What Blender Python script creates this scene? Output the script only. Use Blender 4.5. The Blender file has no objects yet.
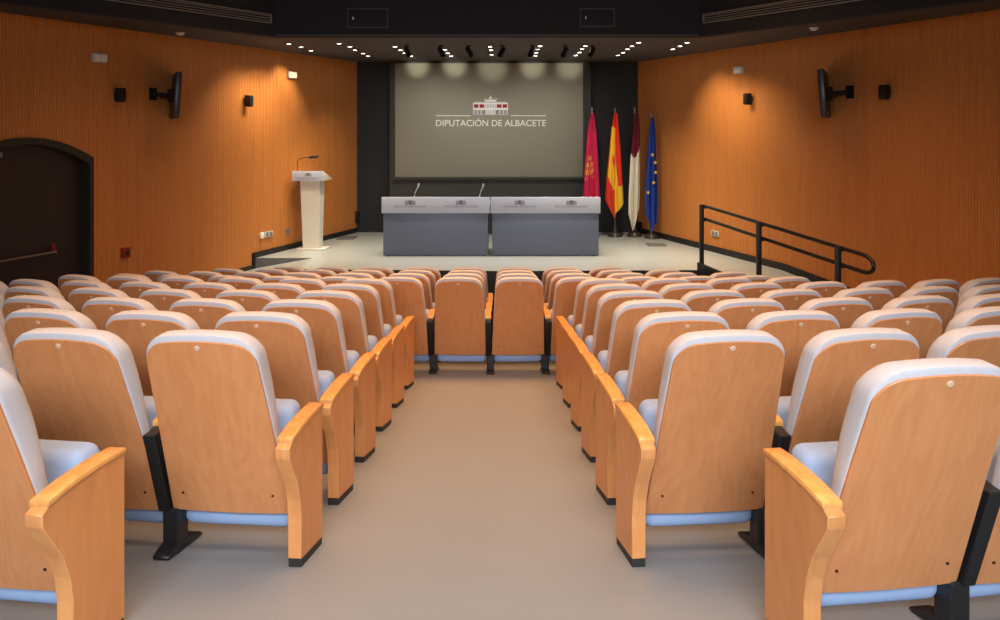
import bpy, bmesh, math, random
from mathutils import Vector, Matrix
random.seed(7)
C = bpy.context.scene.collection
PI = math.pi
EYE = 1.328            # eye height above the floor plane (floor falls towards the stage)
SL = 0.1244            # floor slope
STZ = EYE - 2.05       # stage level
CEZ = EYE + 1.146      # underside of the lowered ceiling
MCZ = 4.0              # main ceiling
def floor_z(y): return -SL * y
def wl(y): return -8.167 + .3244 * y      # left wall x at depth y
def wr(y): return 7.846 - .311 * y        # right wall x at depth y

# ---------------------------------------------------------------- materials
def srgb(r, g, b):
    f = lambda c: (c/12.92 if c <= .04045 else ((c+.055)/1.055)**2.4)
    return (f(r/255), f(g/255), f(b/255), 1)
def mat(name, col, rough=.5, metal=0, emit=None, estr=0, spec=.5, noise=0, nscale=8, bump=0, bscale=200):
    m = bpy.data.materials.new(name); m.use_nodes = True
    nt = m.node_tree; p = nt.nodes['Principled BSDF']
    p.inputs['Base Color'].default_value = col
    p.inputs['Roughness'].default_value = rough
    p.inputs['Metallic'].default_value = metal
    p.inputs['Specular IOR Level'].default_value = spec
    if emit:
        p.inputs['Emission Color'].default_value = emit
        p.inputs['Emission Strength'].default_value = estr
    if noise or bump:
        tc = nt.nodes.new('ShaderNodeTexCoord')
        if noise:
            n = nt.nodes.new('ShaderNodeTexNoise'); n.inputs['Scale'].default_value = nscale; n.inputs['Detail'].default_value = 5
            nt.links.new(tc.outputs['Object'], n.inputs['Vector'])
            r = nt.nodes.new('ShaderNodeMapRange'); r.inputs[3].default_value = 1-noise; r.inputs[4].default_value = 1+noise
            nt.links.new(n.outputs['Fac'], r.inputs[0])
            mx = nt.nodes.new('ShaderNodeVectorMath'); mx.operation = 'SCALE'; mx.inputs[0].default_value = col[:3]
            nt.links.new(r.outputs[0], mx.inputs['Scale']); nt.links.new(mx.outputs[0], p.inputs['Base Color'])
        if bump:
            n2 = nt.nodes.new('ShaderNodeTexNoise'); n2.inputs['Scale'].default_value = bscale; n2.inputs['Detail'].default_value = 3
            nt.links.new(tc.outputs['Object'], n2.inputs['Vector'])
            b = nt.nodes.new('ShaderNodeBump'); b.inputs['Strength'].default_value = bump; b.inputs['Distance'].default_value = .002
            nt.links.new(n2.outputs['Fac'], b.inputs['Height']); nt.links.new(b.outputs[0], p.inputs['Normal'])
    return m
def wood(name, c1, c2, rough=.38, sx=26, sz=1.4, rnd=True, dist=1.6, vary=.08):
    """veneer: noise stretched along z, shifted per object"""
    m = bpy.data.materials.new(name); m.use_nodes = True
    nt = m.node_tree; p = nt.nodes['Principled BSDF']; L = nt.links.new
    tc = nt.nodes.new('ShaderNodeTexCoord'); oi = nt.nodes.new('ShaderNodeObjectInfo')
    mp = nt.nodes.new('ShaderNodeMapping'); mp.inputs['Scale'].default_value = (sx, sx*.5, sz)
    L(tc.outputs['Object'], mp.inputs['Vector'])
    cx = nt.nodes.new('ShaderNodeCombineXYZ'); mu = nt.nodes.new('ShaderNodeMath'); mu.operation = 'MULTIPLY'; mu.inputs[1].default_value = 60 if rnd else 0
    L(oi.outputs['Random'], mu.inputs[0])
    for i in range(3): L(mu.outputs[0], cx.inputs[i])
    L(cx.outputs[0], mp.inputs['Location'])
    n = nt.nodes.new('ShaderNodeTexNoise'); n.inputs['Scale'].default_value = 1; n.inputs['Detail'].default_value = 6; n.inputs['Distortion'].default_value = dist
    L(mp.outputs[0], n.inputs['Vector'])
    mp2 = nt.nodes.new('ShaderNodeMapping'); mp2.inputs['Scale'].default_value = (5, 2, 1.1)
    L(tc.outputs['Object'], mp2.inputs['Vector']); L(cx.outputs[0], mp2.inputs['Location'])
    n2 = nt.nodes.new('ShaderNodeTexNoise'); n2.inputs['Scale'].default_value = 1; n2.inputs['Detail'].default_value = 1; n2.inputs['Distortion'].default_value = .6
    L(mp2.outputs[0], n2.inputs['Vector'])
    sn = nt.nodes.new('ShaderNodeMath'); sn.operation = 'MULTIPLY'; sn.inputs[1].default_value = 75; L(n2.outputs['Fac'], sn.inputs[0])
    s2 = nt.nodes.new('ShaderNodeMath'); s2.operation = 'SINE'; L(sn.outputs[0], s2.inputs[0])
    ma = nt.nodes.new('ShaderNodeMath'); ma.operation = 'MULTIPLY_ADD'; ma.inputs[1].default_value = .09; L(s2.outputs[0], ma.inputs[0]); L(n.outputs['Fac'], ma.inputs[2])
    cr = nt.nodes.new('ShaderNodeValToRGB'); cr.color_ramp.elements[0].position = .28; cr.color_ramp.elements[1].position = .72
    cr.color_ramp.elements[0].color = c1; cr.color_ramp.elements[1].color = c2
    L(ma.outputs[0], cr.inputs[0])
    mr = nt.nodes.new('ShaderNodeMapRange'); mr.inputs[3].default_value = 1-vary; mr.inputs[4].default_value = 1+vary; L(oi.outputs['Random'], mr.inputs[0])
    vm = nt.nodes.new('ShaderNodeVectorMath'); vm.operation = 'SCALE'; L(cr.outputs[0], vm.inputs[0]); L(mr.outputs[0], vm.inputs['Scale'])
    L(vm.outputs[0], p.inputs['Base Color']); p.inputs['Roughness'].default_value = rough
    return m

M = {}
M['wood'] = wood('beech_veneer', srgb(206, 135, 84), srgb(215, 146, 94), sz=.8, dist=1.0)
M['panelwood'] = wood('beech_panel', srgb(212, 142, 84), srgb(222, 154, 94), sx=18)
M['armwood'] = wood('beech_armrest', srgb(214, 148, 78), srgb(232, 172, 100), rough=.3)
M['fabric'] = mat('blue_grey_fabric', srgb(202, 202, 209), .85, spec=.2, noise=.04, nscale=30, bump=.25, bscale=500)
M['fabric_seat'] = mat('shade_tinted_seat_fabric', srgb(156, 178, 214), .85, spec=.2, noise=.04, nscale=30, bump=.25, bscale=500)  # the upholstery's bluish look in shade is put into this seat colour
M['black'] = mat('black_metal', srgb(28, 28, 30), .45)
M['rubber'] = mat('black_plinth', srgb(38, 36, 36), .6)
M['badge'] = mat('pale_button', srgb(225, 190, 160), .4)
M['screw'] = mat('dark_screw', srgb(60, 34, 20), .4)
M['wall'] = wood('orange_slat_wood', srgb(198, 123, 57), srgb(208, 135, 67), rough=.6, sx=9, sz=.5, rnd=False, vary=0)
M['floor'] = mat('grey_vinyl', srgb(141, 147, 153), .42, noise=.05, nscale=2.5)
M['stage'] = mat('stage_vinyl', srgb(170, 177, 178), .3, noise=.04, nscale=3)
M['stageside'] = mat('stage_black', srgb(24, 24, 24), .6)
M['greyriser'] = mat('grey_riser', srgb(108, 110, 116), .6)
M['backwall'] = mat('black_stage_wall', srgb(44, 44, 46), .8, noise=.04, nscale=3)
M['backpanel'] = mat('charcoal_panel', srgb(66, 65, 62), .7)
M['soffit'] = mat('dark_soffit', srgb(66, 62, 60), .8)
M['ceil'] = mat('black_ceiling', srgb(38, 40, 46), .85, noise=.06, nscale=2)
M['darkline'] = mat('dark_groove', srgb(70, 68, 70), .6)
M['grille'] = mat('grille_grey', srgb(150, 146, 142), .5)
M['screen'] = mat('grey_screen', srgb(142, 139, 122), .75)
M['white'] = mat('white_paint', srgb(238, 238, 232), .5)
M['crimson'] = mat('crimson_mark', srgb(158, 8, 44), .6)
M['lilac'] = mat('lilac_mark', srgb(196, 192, 204), .6)
M['deskgrey'] = mat('desk_grey', srgb(100, 111, 134), .45)
M['deskwhite'] = mat('desk_fascia', srgb(196, 206, 226), .45)
M['inkgrey'] = mat('grey_ink', srgb(118, 118, 126), .6)
M['podium'] = mat('podium_white', srgb(226, 222, 212), .45)
M['chrome'] = mat('brushed_metal', srgb(190, 190, 190), .3, 1)
M['darkmetal'] = mat('dark_base_metal', srgb(110, 104, 98), .35, .8)
M['doorleaf'] = mat('dark_door', srgb(38, 30, 34), .5)
M['doorframe'] = mat('dark_frame', srgb(40, 38, 32), .6)
M['red'] = mat('red_plastic', srgb(150, 44, 32), .4)
M['plastic'] = mat('white_plastic', srgb(205, 205, 200), .4)
M['tv'] = mat('black_gloss', srgb(16, 18, 24), .12)
M['tvcase'] = mat('tv_casing', srgb(40, 42, 48), .35)
M['speaker'] = mat('speaker_black', srgb(20, 19, 19), .6)
M['lens'] = mat('lamp_lens', (1, 1, 1, 1), .5, emit=(1, .93, .78, 1), estr=14)
M['lens_spotlit'] = mat('spotlit_emergency_lens', srgb(240, 225, 170), .5, emit=(1, .8, .42, 1), estr=1.1)  # weak glow stands in for the ceiling spotlight falling on this lens
M['f_crim'] = mat('flag_crimson', srgb(206, 34, 88), .7)
M['f_gold'] = mat('flag_gold', srgb(236, 160, 70), .7)
M['f_red'] = mat('flag_red', srgb(228, 56, 34), .7)
M['f_yel'] = mat('flag_yellow', srgb(252, 206, 48), .7)
M['f_mar'] = mat('flag_maroon', srgb(122, 22, 46), .7)
M['f_white'] = mat('flag_white', srgb(246, 240, 222), .7)
M['f_blue'] = mat('flag_blue', srgb(34, 74, 176), .7)

# ---------------------------------------------------------------- helpers
def mesh_bm(bm, name, mats, smooth=35):
    me = bpy.data.meshes.new(name); bm.normal_update(); bm.to_mesh(me); bm.free()
    for m in (mats if isinstance(mats, (list, tuple)) else [mats]): me.materials.append(M[m])
    if smooth:
        me.shade_smooth(); me.set_sharp_from_angle(angle=math.radians(smooth))
    return me
def obj(name, me, parent=None, loc=None, rz=None):
    o = bpy.data.objects.new(name, me); C.objects.link(o)
    if parent: o.parent = parent
    if loc is not None: o.location = loc
    if rz is not None: o.rotation_euler = (0, 0, rz)
    return o
def thing(name, label, cat, loc=(0, 0, 0), rz=0, group=None, me=None):
    o = obj(name, me, None, loc, rz); o['label'] = label; o['category'] = cat
    if group: o['group'] = group
    return o
def struct(name, me, loc=None, rz=None, label=None):
    o = obj(name, me, None, loc, rz); o['kind'] = 'structure'
    if label: o['label'] = label
    return o
def box(bm, x0, x1, y0, y1, z0, z1, bev=0, seg=2, mi=0, mtx=None):
    r = bmesh.ops.create_cube(bm, size=1)
    vs = r['verts']
    for v in vs:
        v.co = Vector(((x0+x1)/2 + v.co.x*(x1-x0), (y0+y1)/2 + v.co.y*(y1-y0), (z0+z1)/2 + v.co.z*(z1-z0)))
    fs = list({f for v in vs for f in v.link_faces})
    if bev:
        es = list({e for v in vs for e in v.link_edges})
        rb = bmesh.ops.bevel(bm, geom=es, offset=bev, segments=seg, affect='EDGES', profile=.5)
        vs = list({v for f in rb['faces'] for v in f.verts} | {v for v in vs if v.is_valid})
        fs = list({f for v in vs for f in v.link_faces})
    for f in fs: f.material_index = mi
    if mtx:
        for v in vs: v.co = mtx @ v.co
    return vs
def prism(bm, pts, x0, x1, bev=0, seg=2, axis='x', mi=0):
    """polygon pts (p,q) extruded along an axis: x -> (y,z), z -> (x,y), y -> (x,z)"""
    def mk(p, t):
        return {'x': (t, p[0], p[1]), 'z': (p[0], p[1], t), 'y': (p[0], t, p[1])}[axis]
    a = [bm.verts.new(mk(p, x0)) for p in pts]; b = [bm.verts.new(mk(p, x1)) for p in pts]
    n = len(pts); fs = [bm.faces.new(a[::-1]), bm.faces.new(b)]
    for i in range(n): fs.append(bm.faces.new((a[i], a[(i+1) % n], b[(i+1) % n], b[i])))
    bmesh.ops.recalc_face_normals(bm, faces=fs)
    for f in fs: f.material_index = mi
    if bev:
        es = list({e for f in fs for e in f.edges})
        bmesh.ops.bevel(bm, geom=es, offset=bev, segments=seg, affect='EDGES', profile=.5, clamp_overlap=True)
def lathe(bm, prof, n=20, cx=0, cy=0, mi=0, mtx=None):
    rings = []
    for r, z in prof:
        if r < 1e-6: rings.append([bm.verts.new((cx, cy, z))])
        else: rings.append([bm.verts.new((cx + r*math.cos(2*PI*i/n), cy + r*math.sin(2*PI*i/n), z)) for i in range(n)])
    allv = [v for r in rings for v in r]
    for a, b in zip(rings, rings[1:]):
        for i in range(n):
            j = (i+1) % n
            if len(a) == 1 and len(b) == 1: continue
            if len(a) == 1: f = bm.faces.new((a[0], b[i], b[j]))
            elif len(b) == 1: f = bm.faces.new((a[i], a[j], b[0]))
            else: f = bm.faces.new((a[i], a[j], b[j], b[i]))
            f.material_index = mi
    if mtx:
        for v in allv: v.co = mtx @ v.co
def tube(bm, pts, r, n=10, closed=False, mi=0, caps=True):
    pts = [Vector(p) for p in pts]; rings = []; N = len(pts)
    up = Vector((0, 0, 1))
    for i, p in enumerate(pts):
        if closed: d = pts[(i+1) % N] - pts[i-1]
        else: d = pts[min(i+1, N-1)] - pts[max(i-1, 0)]
        d.normalize()
        u = up if abs(d.z) < .95 else Vector((1, 0, 0))
        s = d.cross(u).normalized(); t = s.cross(d).normalized()
        rr = r[i] if isinstance(r, (list, tuple)) else r
        rings.append([bm.verts.new(p + rr*(math.cos(2*PI*k/n)*s + math.sin(2*PI*k/n)*t)) for k in range(n)])
    for i in range(N if closed else N-1):
        a, b = rings[i], rings[(i+1) % N]
        for k in range(n):
            f = bm.faces.new((a[k], a[(k+1) % n], b[(k+1) % n], b[k])); f.material_index = mi
    if caps and not closed:
        bm.faces.new(rings[0]); bm.faces.new(rings[-1][::-1])
def B(): return bmesh.new()
def simple(name, mats, fn, smooth=35):
    bm = B(); fn(bm); bmesh.ops.recalc_face_normals(bm, faces=bm.faces[:]); return mesh_bm(bm, name, mats, smooth)
def text_mesh(s, width, ext=.001, name='lettering', m='white', bold=0):
    cu = bpy.data.curves.new(name, 'FONT'); cu.body = s; cu.align_x = 'CENTER'; cu.align_y = 'CENTER'; cu.size = 1; cu.extrude = 0; cu.offset = bold
    o = bpy.data.objects.new('tmp', cu); C.objects.link(o)
    dg = bpy.context.evaluated_depsgraph_get(); dg.update()
    me = bpy.data.meshes.new_from_object(o.evaluated_get(dg))
    bpy.data.objects.remove(o); bpy.data.curves.remove(cu)
    xs = [v.co.x for v in me.vertices]; ys = [v.co.y for v in me.vertices]; w = max(xs)-min(xs); k = width/w
    cx = (max(xs)+min(xs))/2; cy = (max(ys)+min(ys))/2
    for v in me.vertices:   # facing -y (towards the audience)
        v.co = Vector(((v.co.x-cx)*k, 0, (v.co.y-cy)*k*1.02))
    me.materials.clear(); me.materials.append(M[m]); me.name = name
    return me

# ---------------------------------------------------------------- setting
# floor: one sloping plane, flat slab below
def fl(bm):
    ys = (-3.2, 13.2)
    v = []
    for z in (0, -.2):
        for y in ys:
            v.append(bm.verts.new((wl(y)-.3, y, floor_z(y)+z))); v.append(bm.verts.new((wr(y)+.3, y, floor_z(y)+z)))
    for q in ((0, 1, 3, 2), (4, 5, 7, 6), (0, 1, 5, 4), (2, 3, 7, 6), (0, 2, 6, 4), (1, 3, 7, 5)):
        bm.faces.new([v[i] for i in q])
struct('floor', simple('floor', 'floor', fl))

# slatted side walls: vertical battens with real grooves; the left one leaves the arched opening free
DOOR_C, DOOR_H = 9.58, .965     # depth of the arch centre, half width along the wall
cosl = 1/math.sqrt(1+.3244**2)
def arch_z(du):                 # underside of the arch at distance du from its centre line
    k = max(0, 1-(du/DOOR_H)**2)
    return EYE - .42 + .25*k
def slat_wall(name, x0y0, x1y1, flip, door=False):
    a, b = Vector(x0y0), Vector(x1y1); L = (b-a).length; ang = math.atan2(b.y-a.y, b.x-a.x)
    s = -1 if flip else 1       # local +y or -y points into the wall
    bm = B(); P = .04; u = 0; prof = []
    while u < L:
        prof += [(u, 0), (u+.0275, 0), (u+.030, .008), (u+.0375, .008)]; u += P
    udoor = None
    if door:
        udoor = (Vector((wl(DOOR_C), DOOR_C))-a).length
    prev = None
    for (u, d) in prof:
        lo = -2.4
        if door and abs(u-udoor) < DOOR_H: lo = arch_z(abs(u-udoor))
        lo_v = bm.verts.new((u, d*s, lo)); hi = bm.verts.new((u, d*s, CEZ+.02))
        if prev: bm.faces.new((prev[0], lo_v, hi, prev[1]))
        prev = (lo_v, hi)
    o = struct(name, mesh_bm(bm, name, 'wall', 0), (a.x, a.y, 0), ang)
    return o
wall_left = slat_wall('wall_left', (wl(-3.2), -3.2), (wl(16.95), 16.95), False, True)
wall_right = slat_wall('wall_right', (wr(-3.2), -3.2), (wr(16.95), 16.95), True)
struct('wall_back', simple('wall_back', 'backwall', lambda bm: box(bm, -3.2, 3.2, 16.9, 17.1, -2.4, 4.2)))
struct('wall_rear', simple('wall_rear', 'wall', lambda bm: box(bm, -9.5, 9.2, -3.4, -3.2, -.4, 4.2)))

# ceiling: lowered black part above the stage and along the walls, higher one over the seats
IL = lambda y: -(3.03 + .531*(12.1-y))
IR = lambda y: 2.69 + .531*(12.1-y)
def soff(bm):
    pl = [(-3.03, 12.1), (2.69, 12.1), (IR(5.8), 5.8), (wr(5.8)+.1, 5.8), (wr(17)+.1, 17), (wl(17)-.1, 17), (wl(5.8)-.1, 5.8), (IL(5.8), 5.8)]
    pl = [(-3.03, 12.1), (2.69, 12.1), (2.69, 17), (-3.03, 17)]
    prism(bm, pl, CEZ, CEZ+.12, axis='z')
    prism(bm, [(2.69, 12.1), (IR(5.4), 5.4), (wr(5.4)+.4, 5.4), (wr(17)+.4, 17), (2.69, 17)], CEZ, CEZ+.12, axis='z')
    prism(bm, [(-3.03, 12.1), (-3.03, 17), (wl(17)-.4, 17), (wl(5.4)-.4, 5.4), (IL(5.4), 5.4)], CEZ, CEZ+.12, axis='z')
struct('trim_1', simple('lowered_ceiling', 'soffit', soff), label='dark lowered ceiling over the stage and along the slatted walls')
def face_l(bm, side):
    y1 = 2.0
    if side == 0: prism(bm, [(-3.03, 12.08), (2.69, 12.08), (2.69, 12.25), (-3.03, 12.25)], CEZ+.02, MCZ, axis='z')
    else:
        f = IR if side > 0 else IL
        prism(bm, [(f(12.1)-.02*side, 12.1), (f(y1)-.02*side, y1), (f(y1)+.15*side, y1), (f(12.1)+.15*side, 12.2)], CEZ+.02, MCZ, axis='z')
struct('trim_2', simple('ceiling_fascia', 'ceil', lambda bm: face_l(bm, 0)), label='black vertical fascia above the stage')
struct('trim_3', simple('ceiling_fascia_side', 'ceil', lambda bm: face_l(bm, -1)), label='black fascia along the lectern-side wall')
struct('trim_4', simple('ceiling_fascia_side', 'ceil', lambda bm: face_l(bm, 1)), label='black fascia along the handrail-side wall')
struct('ceiling', simple('ceiling', 'ceil', lambda bm: box(bm, -9.5, 9.3, -3.4, 12.4, MCZ, MCZ+.15)))
struct('trim_5', simple('fascia_edge', 'darkline', lambda bm: box(bm, -3.0, 2.67, 12.065, 12.08, CEZ+.02, CEZ+.045)), label='thin edge strip along the fascia')
# upper parts of the side walls above the lowered ceiling, near the camera
struct('wall_left_upper', simple('wall_left_upper', 'ceil', lambda bm: prism(bm, [(wl(-3.3), -3.3), (wl(12.3), 12.3), (wl(12.3)-.15, 12.3), (wl(-3.3)-.15, -3.3)], CEZ, MCZ+.1, axis='z')))
struct('wall_right_upper', simple('wall_right_upper', 'ceil', lambda bm: prism(bm, [(wr(-3.3), -3.3), (wr(12.3), 12.3), (wr(12.3)+.15, 12.3), (wr(-3.3)+.15, -3.3)], CEZ, MCZ+.1, axis='z')))

# stage
SY = 13.67; SFX = -2.84
def stage(bm):
    pl = [(SFX, 12.62), (-1.6, 12.56), (0, 12.46), (1.4, 12.5), (2.8, 12.55), (wr(12.55)+.05, 12.55), (wr(16.95)+.05, 16.95), (wl(16.95)-.05, 16.95), (wl(SY)-.05, SY), (SFX, SY)]
    prism(bm, pl, -2.2, STZ, axis='z')
    for f in bm.faces: f.material_index = 0 if f.normal.z > .5 else 1
    for f in bm.faces:
        c = f.calc_center_median()
        if abs(c.y-SY) < .02 and c.x < SFX: f.material_index = 2
struct('stage', simple('stage', ['stage', 'stageside', 'greyriser'], stage))
def lramp(bm):   # small slope at the lectern side of the stage, falling to the wall
    x1 = wl(SY)-.02; y0, y1 = 12.62, SY
    q = [bm.verts.new(p) for p in ((SFX, y0, STZ-.001), (SFX, y1, STZ-.001), (x1, y1, STZ-.165), (wl(y0)-.02, y0, STZ-.165))]
    r = [bm.verts.new((v.co.x, v.co.y, -2.2)) for v in q]
    bm.faces.new(q); bm.faces.new(r)
    for i in range(4): bm.faces.new((q[i], q[(i+1) % 4], r[(i+1) % 4], r[i]))
    bmesh.ops.recalc_face_normals(bm, faces=bm.faces[:])
    for f in bm.faces: f.material_index = 0 if f.normal.z > .5 else 1
struct('stage_ramp_left', simple('stage_slope', ['stage', 'stageside'], lramp), label='short pale slope at the lectern end of the stage')
RX = lambda y: 2.8 + .311*(12.5-y)
RZ = lambda y: STZ - .0735*(12.5-y)
def rramp(bm):
    y0, y1 = 8.35, 12.56
    q = [bm.verts.new(p) for p in ((RX(y0), y0, RZ(y0)), (RX(y1), y1, RZ(12.5)), (wr(y1)+.05, y1, RZ(12.5)), (wr(y0)+.05, y0, RZ(y0)))]
    r = [bm.verts.new((v.co.x, v.co.y, -2.2)) for v in q]
    bm.faces.new(q); bm.faces.new(r)
    for i in range(4): bm.faces.new((q[i], q[(i+1) % 4], r[(i+1) % 4], r[i]))
    bmesh.ops.recalc_face_normals(bm, faces=bm.faces[:])
    for f in bm.faces: f.material_index = 0 if f.normal.z > .5 else 1
struct('stage_ramp_right', simple('stage_ramp', ['stage', 'stageside'], rramp), label='pale ramp along the handrail-side wall')
def strip(bm, p, q, zp, zq, h, th):   # upright strip from p to q, th thick towards the room
    p, q = Vector(p), Vector(q); d = (q-p).normalized(); n = Vector((-d.y, d.x))*th
    lo = [(p, zp), (q, zq), (q+n, zq), (p+n, zp)]
    a = [bm.verts.new((v.x, v.y, z)) for v, z in lo]; b = [bm.verts.new((v.x, v.y, z+h)) for v, z in lo]
    bm.faces.new(a[::-1]); bm.faces.new(b)
    for i in range(4): bm.faces.new((a[i], a[(i+1) % 4], b[(i+1) % 4], b[i]))
struct('trim_6', simple('ramp_curb', 'stageside', lambda bm: strip(bm, (RX(8.5), 8.5), (RX(12.55), 12.55), RZ(8.5)-.05, RZ(12.5)-.05, .16, .04)), label='black curb along the ramp edge')
def bl(bm):
    strip(bm, (wl(16.9), 16.9), (wl(SY-.06), SY-.06), STZ-.01, STZ-.01, .095, .02)
    strip(bm, (wl(SY), SY), (wl(SY-.06), SY-.06), STZ-.24, STZ-.24, .3, .02)
    strip(bm, (wl(SY-.06), SY-.06), (wl(12.62), 12.62), STZ-.17, STZ-.17, .07, .02)
    strip(bm, (wl(12.62), 12.62), (wl(10.6), 10.6), floor_z(12.62)-.01, floor_z(10.6)-.01, .08, .02)
struct('baseboard_left', simple('baseboard_left', 'stageside', bl))
def br(bm):
    strip(bm, (wr(8.35), 8.35), (wr(12.5), 12.5), RZ(8.35)-.02, STZ-.02, .115, .02)
    strip(bm, (wr(12.5), 12.5), (wr(16.9), 16.9), STZ-.02, STZ-.02, .115, .02)
    strip(bm, (wr(-3.1), -3.1), (wr(8.35), 8.35), floor_z(-3.1)-.01, floor_z(8.35)-.01, .08, .02)
struct('baseboard_right', simple('baseboard_right', 'stageside', br))

# charcoal panel behind the screen
struct('trim_7', simple('screen_backing', 'backpanel', lambda bm: box(bm, -2.04, 1.68, 16.62, 16.9, STZ, CEZ, .01)), label='charcoal panel standing behind the screen')

# arched door in the left wall
la = math.atan2(1, .3244)                # direction of the left wall (towards the stage)
def wall_pt_l(y): return (wl(y), y)
door = struct('door_1', None, (wl(DOOR_C), DOOR_C, 0), la, 'dark arched door in the slatted wall')
def dframe(bm):   # local x along the wall, -y into the room, +y into the wall
    n = 24; out = []; inn = []
    H = DOOR_H
    for i in range(n+1):
        u = -H + 2*H*i/n
        out.append((u, arch_z(abs(u))+.015)); inn.append((u*(H-.06)/H, arch_z(abs(u))-.06))
    out = [(-H-.0, -2.3)] + out + [(H, -2.3)]; inn = [(-H+.06, -2.3)] + inn + [(H-.06, -2.3)]
    rows = []
    for y in (-.03, .16):
        rows.append(([bm.verts.new((u, y, z)) for u, z in out], [bm.verts.new((u, y, z)) for u, z in inn]))
    for i in range(len(out)-1):
        (o0, i0), (o1, i1) = rows
        bm.faces.new((o0[i], o0[i+1], i0[i+1], i0[i])); bm.faces.new((o1[i], o1[i+1], i1[i+1], i1[i]))
        bm.faces.new((o0[i], o0[i+1], o1[i+1], o1[i])); bm.faces.new((i0[i], i0[i+1], i1[i+1], i1[i]))
obj('door_frame', simple('door_frame', 'doorframe', dframe), door)
def leaf(bm):
    H = DOOR_H-.06; n = 24
    pts = [(-H, -2.3)] + [(-H+2*H*i/n, arch_z(abs(-H+2*H*i/n)*DOOR_H/H)-.06) for i in range(n+1)] + [(H, -2.3)]
    prism(bm, pts, .09, .14, axis='y')
lf = obj('door_leaf', simple('door_leaf', 'doorleaf', leaf), door)
zb = EYE-1.43; x0, x1 = -.30, .45
bar = obj('panic_bar', simple('panic_bar', 'chrome', lambda bm: tube(bm, [(x0, .02, zb), (x1, .02, zb)], .012)), lf)
def ends(bm):
    for x in (x0, x1): box(bm, x-.010, x+.010, .01, .045, zb-.02, zb+.02, .005), box(bm, x-.012, x+.012, .045, .09, zb-.02, zb+.085, .005)
e = obj('bar_bracket', simple('bar_bracket', 'red', ends), lf); e['label'] = 'red panic bar brackets'
sg = obj('door_closer', simple('door_closer', 'inkgrey', lambda bm: box(bm, -.52, -.24, .04, .09, EYE-.36, EYE-.30, .006)), door)

# ---------------------------------------------------------------- auditorium chairs
Y0, H0, DY, DH, BL = .10, .165, -.392, .920, .850
def bp(a, t, d):           # point on the leaning back: across, up the back, forward
    f = min(1, max(0, (t-.45)/.3)); f = 1-f*f*(3-2*f)*.92     # the padding runs level at the top
    return Vector((a, Y0 + DY*t + DH*d + .22*a*a, H0 + DH*t - DY*d*f))
def rounded(pts, rad, n=8):
    out = []; N = len(pts)
    for i in range(N):
        p = Vector(pts[i]); a = (Vector(pts[i-1])-p).normalized(); b = (Vector(pts[(i+1) % N])-p).normalized()
        r = rad[i]; th = a.angle(b); k = r/math.tan(th/2)
        c = p + (a+b).normalized()*(r/math.sin(th/2)); s, e = p+a*k, p+b*k
        a0 = math.atan2(s.y-c.y, s.x-c.x); a1 = math.atan2(e.y-c.y, e.x-c.x)
        while a1 < a0: a1 += 2*PI
        if a1-a0 > PI: a1 -= 2*PI
        for j in range(n+1):
            q = a0+(a1-a0)*j/n; out.append(Vector((c.x+r*math.cos(q), c.y+r*math.sin(q))))
    return out
def back_outline(wb, wt, L, rt, t0=0, arch=.014):
    # extra points on long edges keep the sweep smooth
    pl = rounded([(-wb/2, t0), (wb/2, t0), (wt/2, L), (-wt/2, L)], [.012, .012, rt, rt])
    res = []
    for i, p in enumerate(pl):
        q = pl[(i+1) % len(pl)]; n = max(1, int((q-p).length/.045))
        for j in range(n): res.append(p.lerp(q, j/n))
    for p in res:
        if p.y > L*.5: p.y += arch*(1-(2*p.x/wt)**2)*min(1, max(0, (p.y-L+.12)/.12))
    return res
def sweep(bm, outline, rings, ctr, depth):
    """rings: (inset, depth factor); closed at both ends by fans of shrinking copies"""
    prev = None; N = len(outline)
    for ins, df in rings:
        ring = []
        for p in outline:
            v = (ctr - p); k = ins/max(v.length, 1e-6)
            q = p + v*min(k, 1)
            ring.append(bm.verts.new(bp(q.x, q.y, depth(q.y)*df if df >= 0 else df)))
        if prev:
            for i in range(N): bm.faces.new((prev[i], prev[(i+1) % N], ring[(i+1) % N], ring[i]))
        else: first = ring
        prev = ring
    bm.faces.new(prev); bm.faces.new(first[::-1])
def shell_bm(bm):
    ol = back_outline(.506, .432, BL-.016, .078, 0, .024)
    sweep(bm, ol, [(.16, 0), (.10, 0), (.05, 0), (.003, 0), (0, .2), (0, .8), (.003, 1), (.08, 1)], Vector((0, .42)), lambda t: .015)
def cushion_T(t):
    s = min(1, max(0, (t-.25)/.45)); s = s*s*(3-2*s)
    return .07+.075*s
def cushion_bm(bm):
    ol = back_outline(.500, .442, BL+.014, .090, .10, .024)
    sweep(bm, ol, [(.10, .08), (.016, .06), (.004, .10), (0, .2), (0, .62), (.006, .78), (.02, .91), (.05, .99), (.10, 1.03), (.17, 1.0)], Vector((0, .45)), cushion_T)
def seat_bm(bm):     # tipped-up seat pad
    vs = box(bm, -.242, .242, -.07, .07, 0, .49, .045, 5)
    for v in vs:
        f = v.co.z/.49
        v.co.y *= .72+.36*f
        v.co = Vector((v.co.x*(1-.04*f), .215 + v.co.y + .045*f + .05*v.co.x**2, .075 + v.co.z*1.035))
def badge_bm(bm):
    c = bp(0, BL-.022, -.001)
    mt = Matrix.Translation(c) @ Matrix.Rotation(PI/2-.0, 4, 'X') @ Matrix.Rotation(math.atan2(-DY, DH), 4, 'X')
    lathe(bm, [(0, .003), (.009, .003), (.011, .0015), (.0115, -.002)], 14, mtx=mt)
def screws_bm(bm):
    for a in (-.19, .19):
        mt = Matrix.Translation(bp(a, .10, -.001)) @ Matrix.Rotation(PI/2, 4, 'X')
        lathe(bm, [(0, .003), (.005, .003), (.006, -.002)], 10, mtx=mt)
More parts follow.
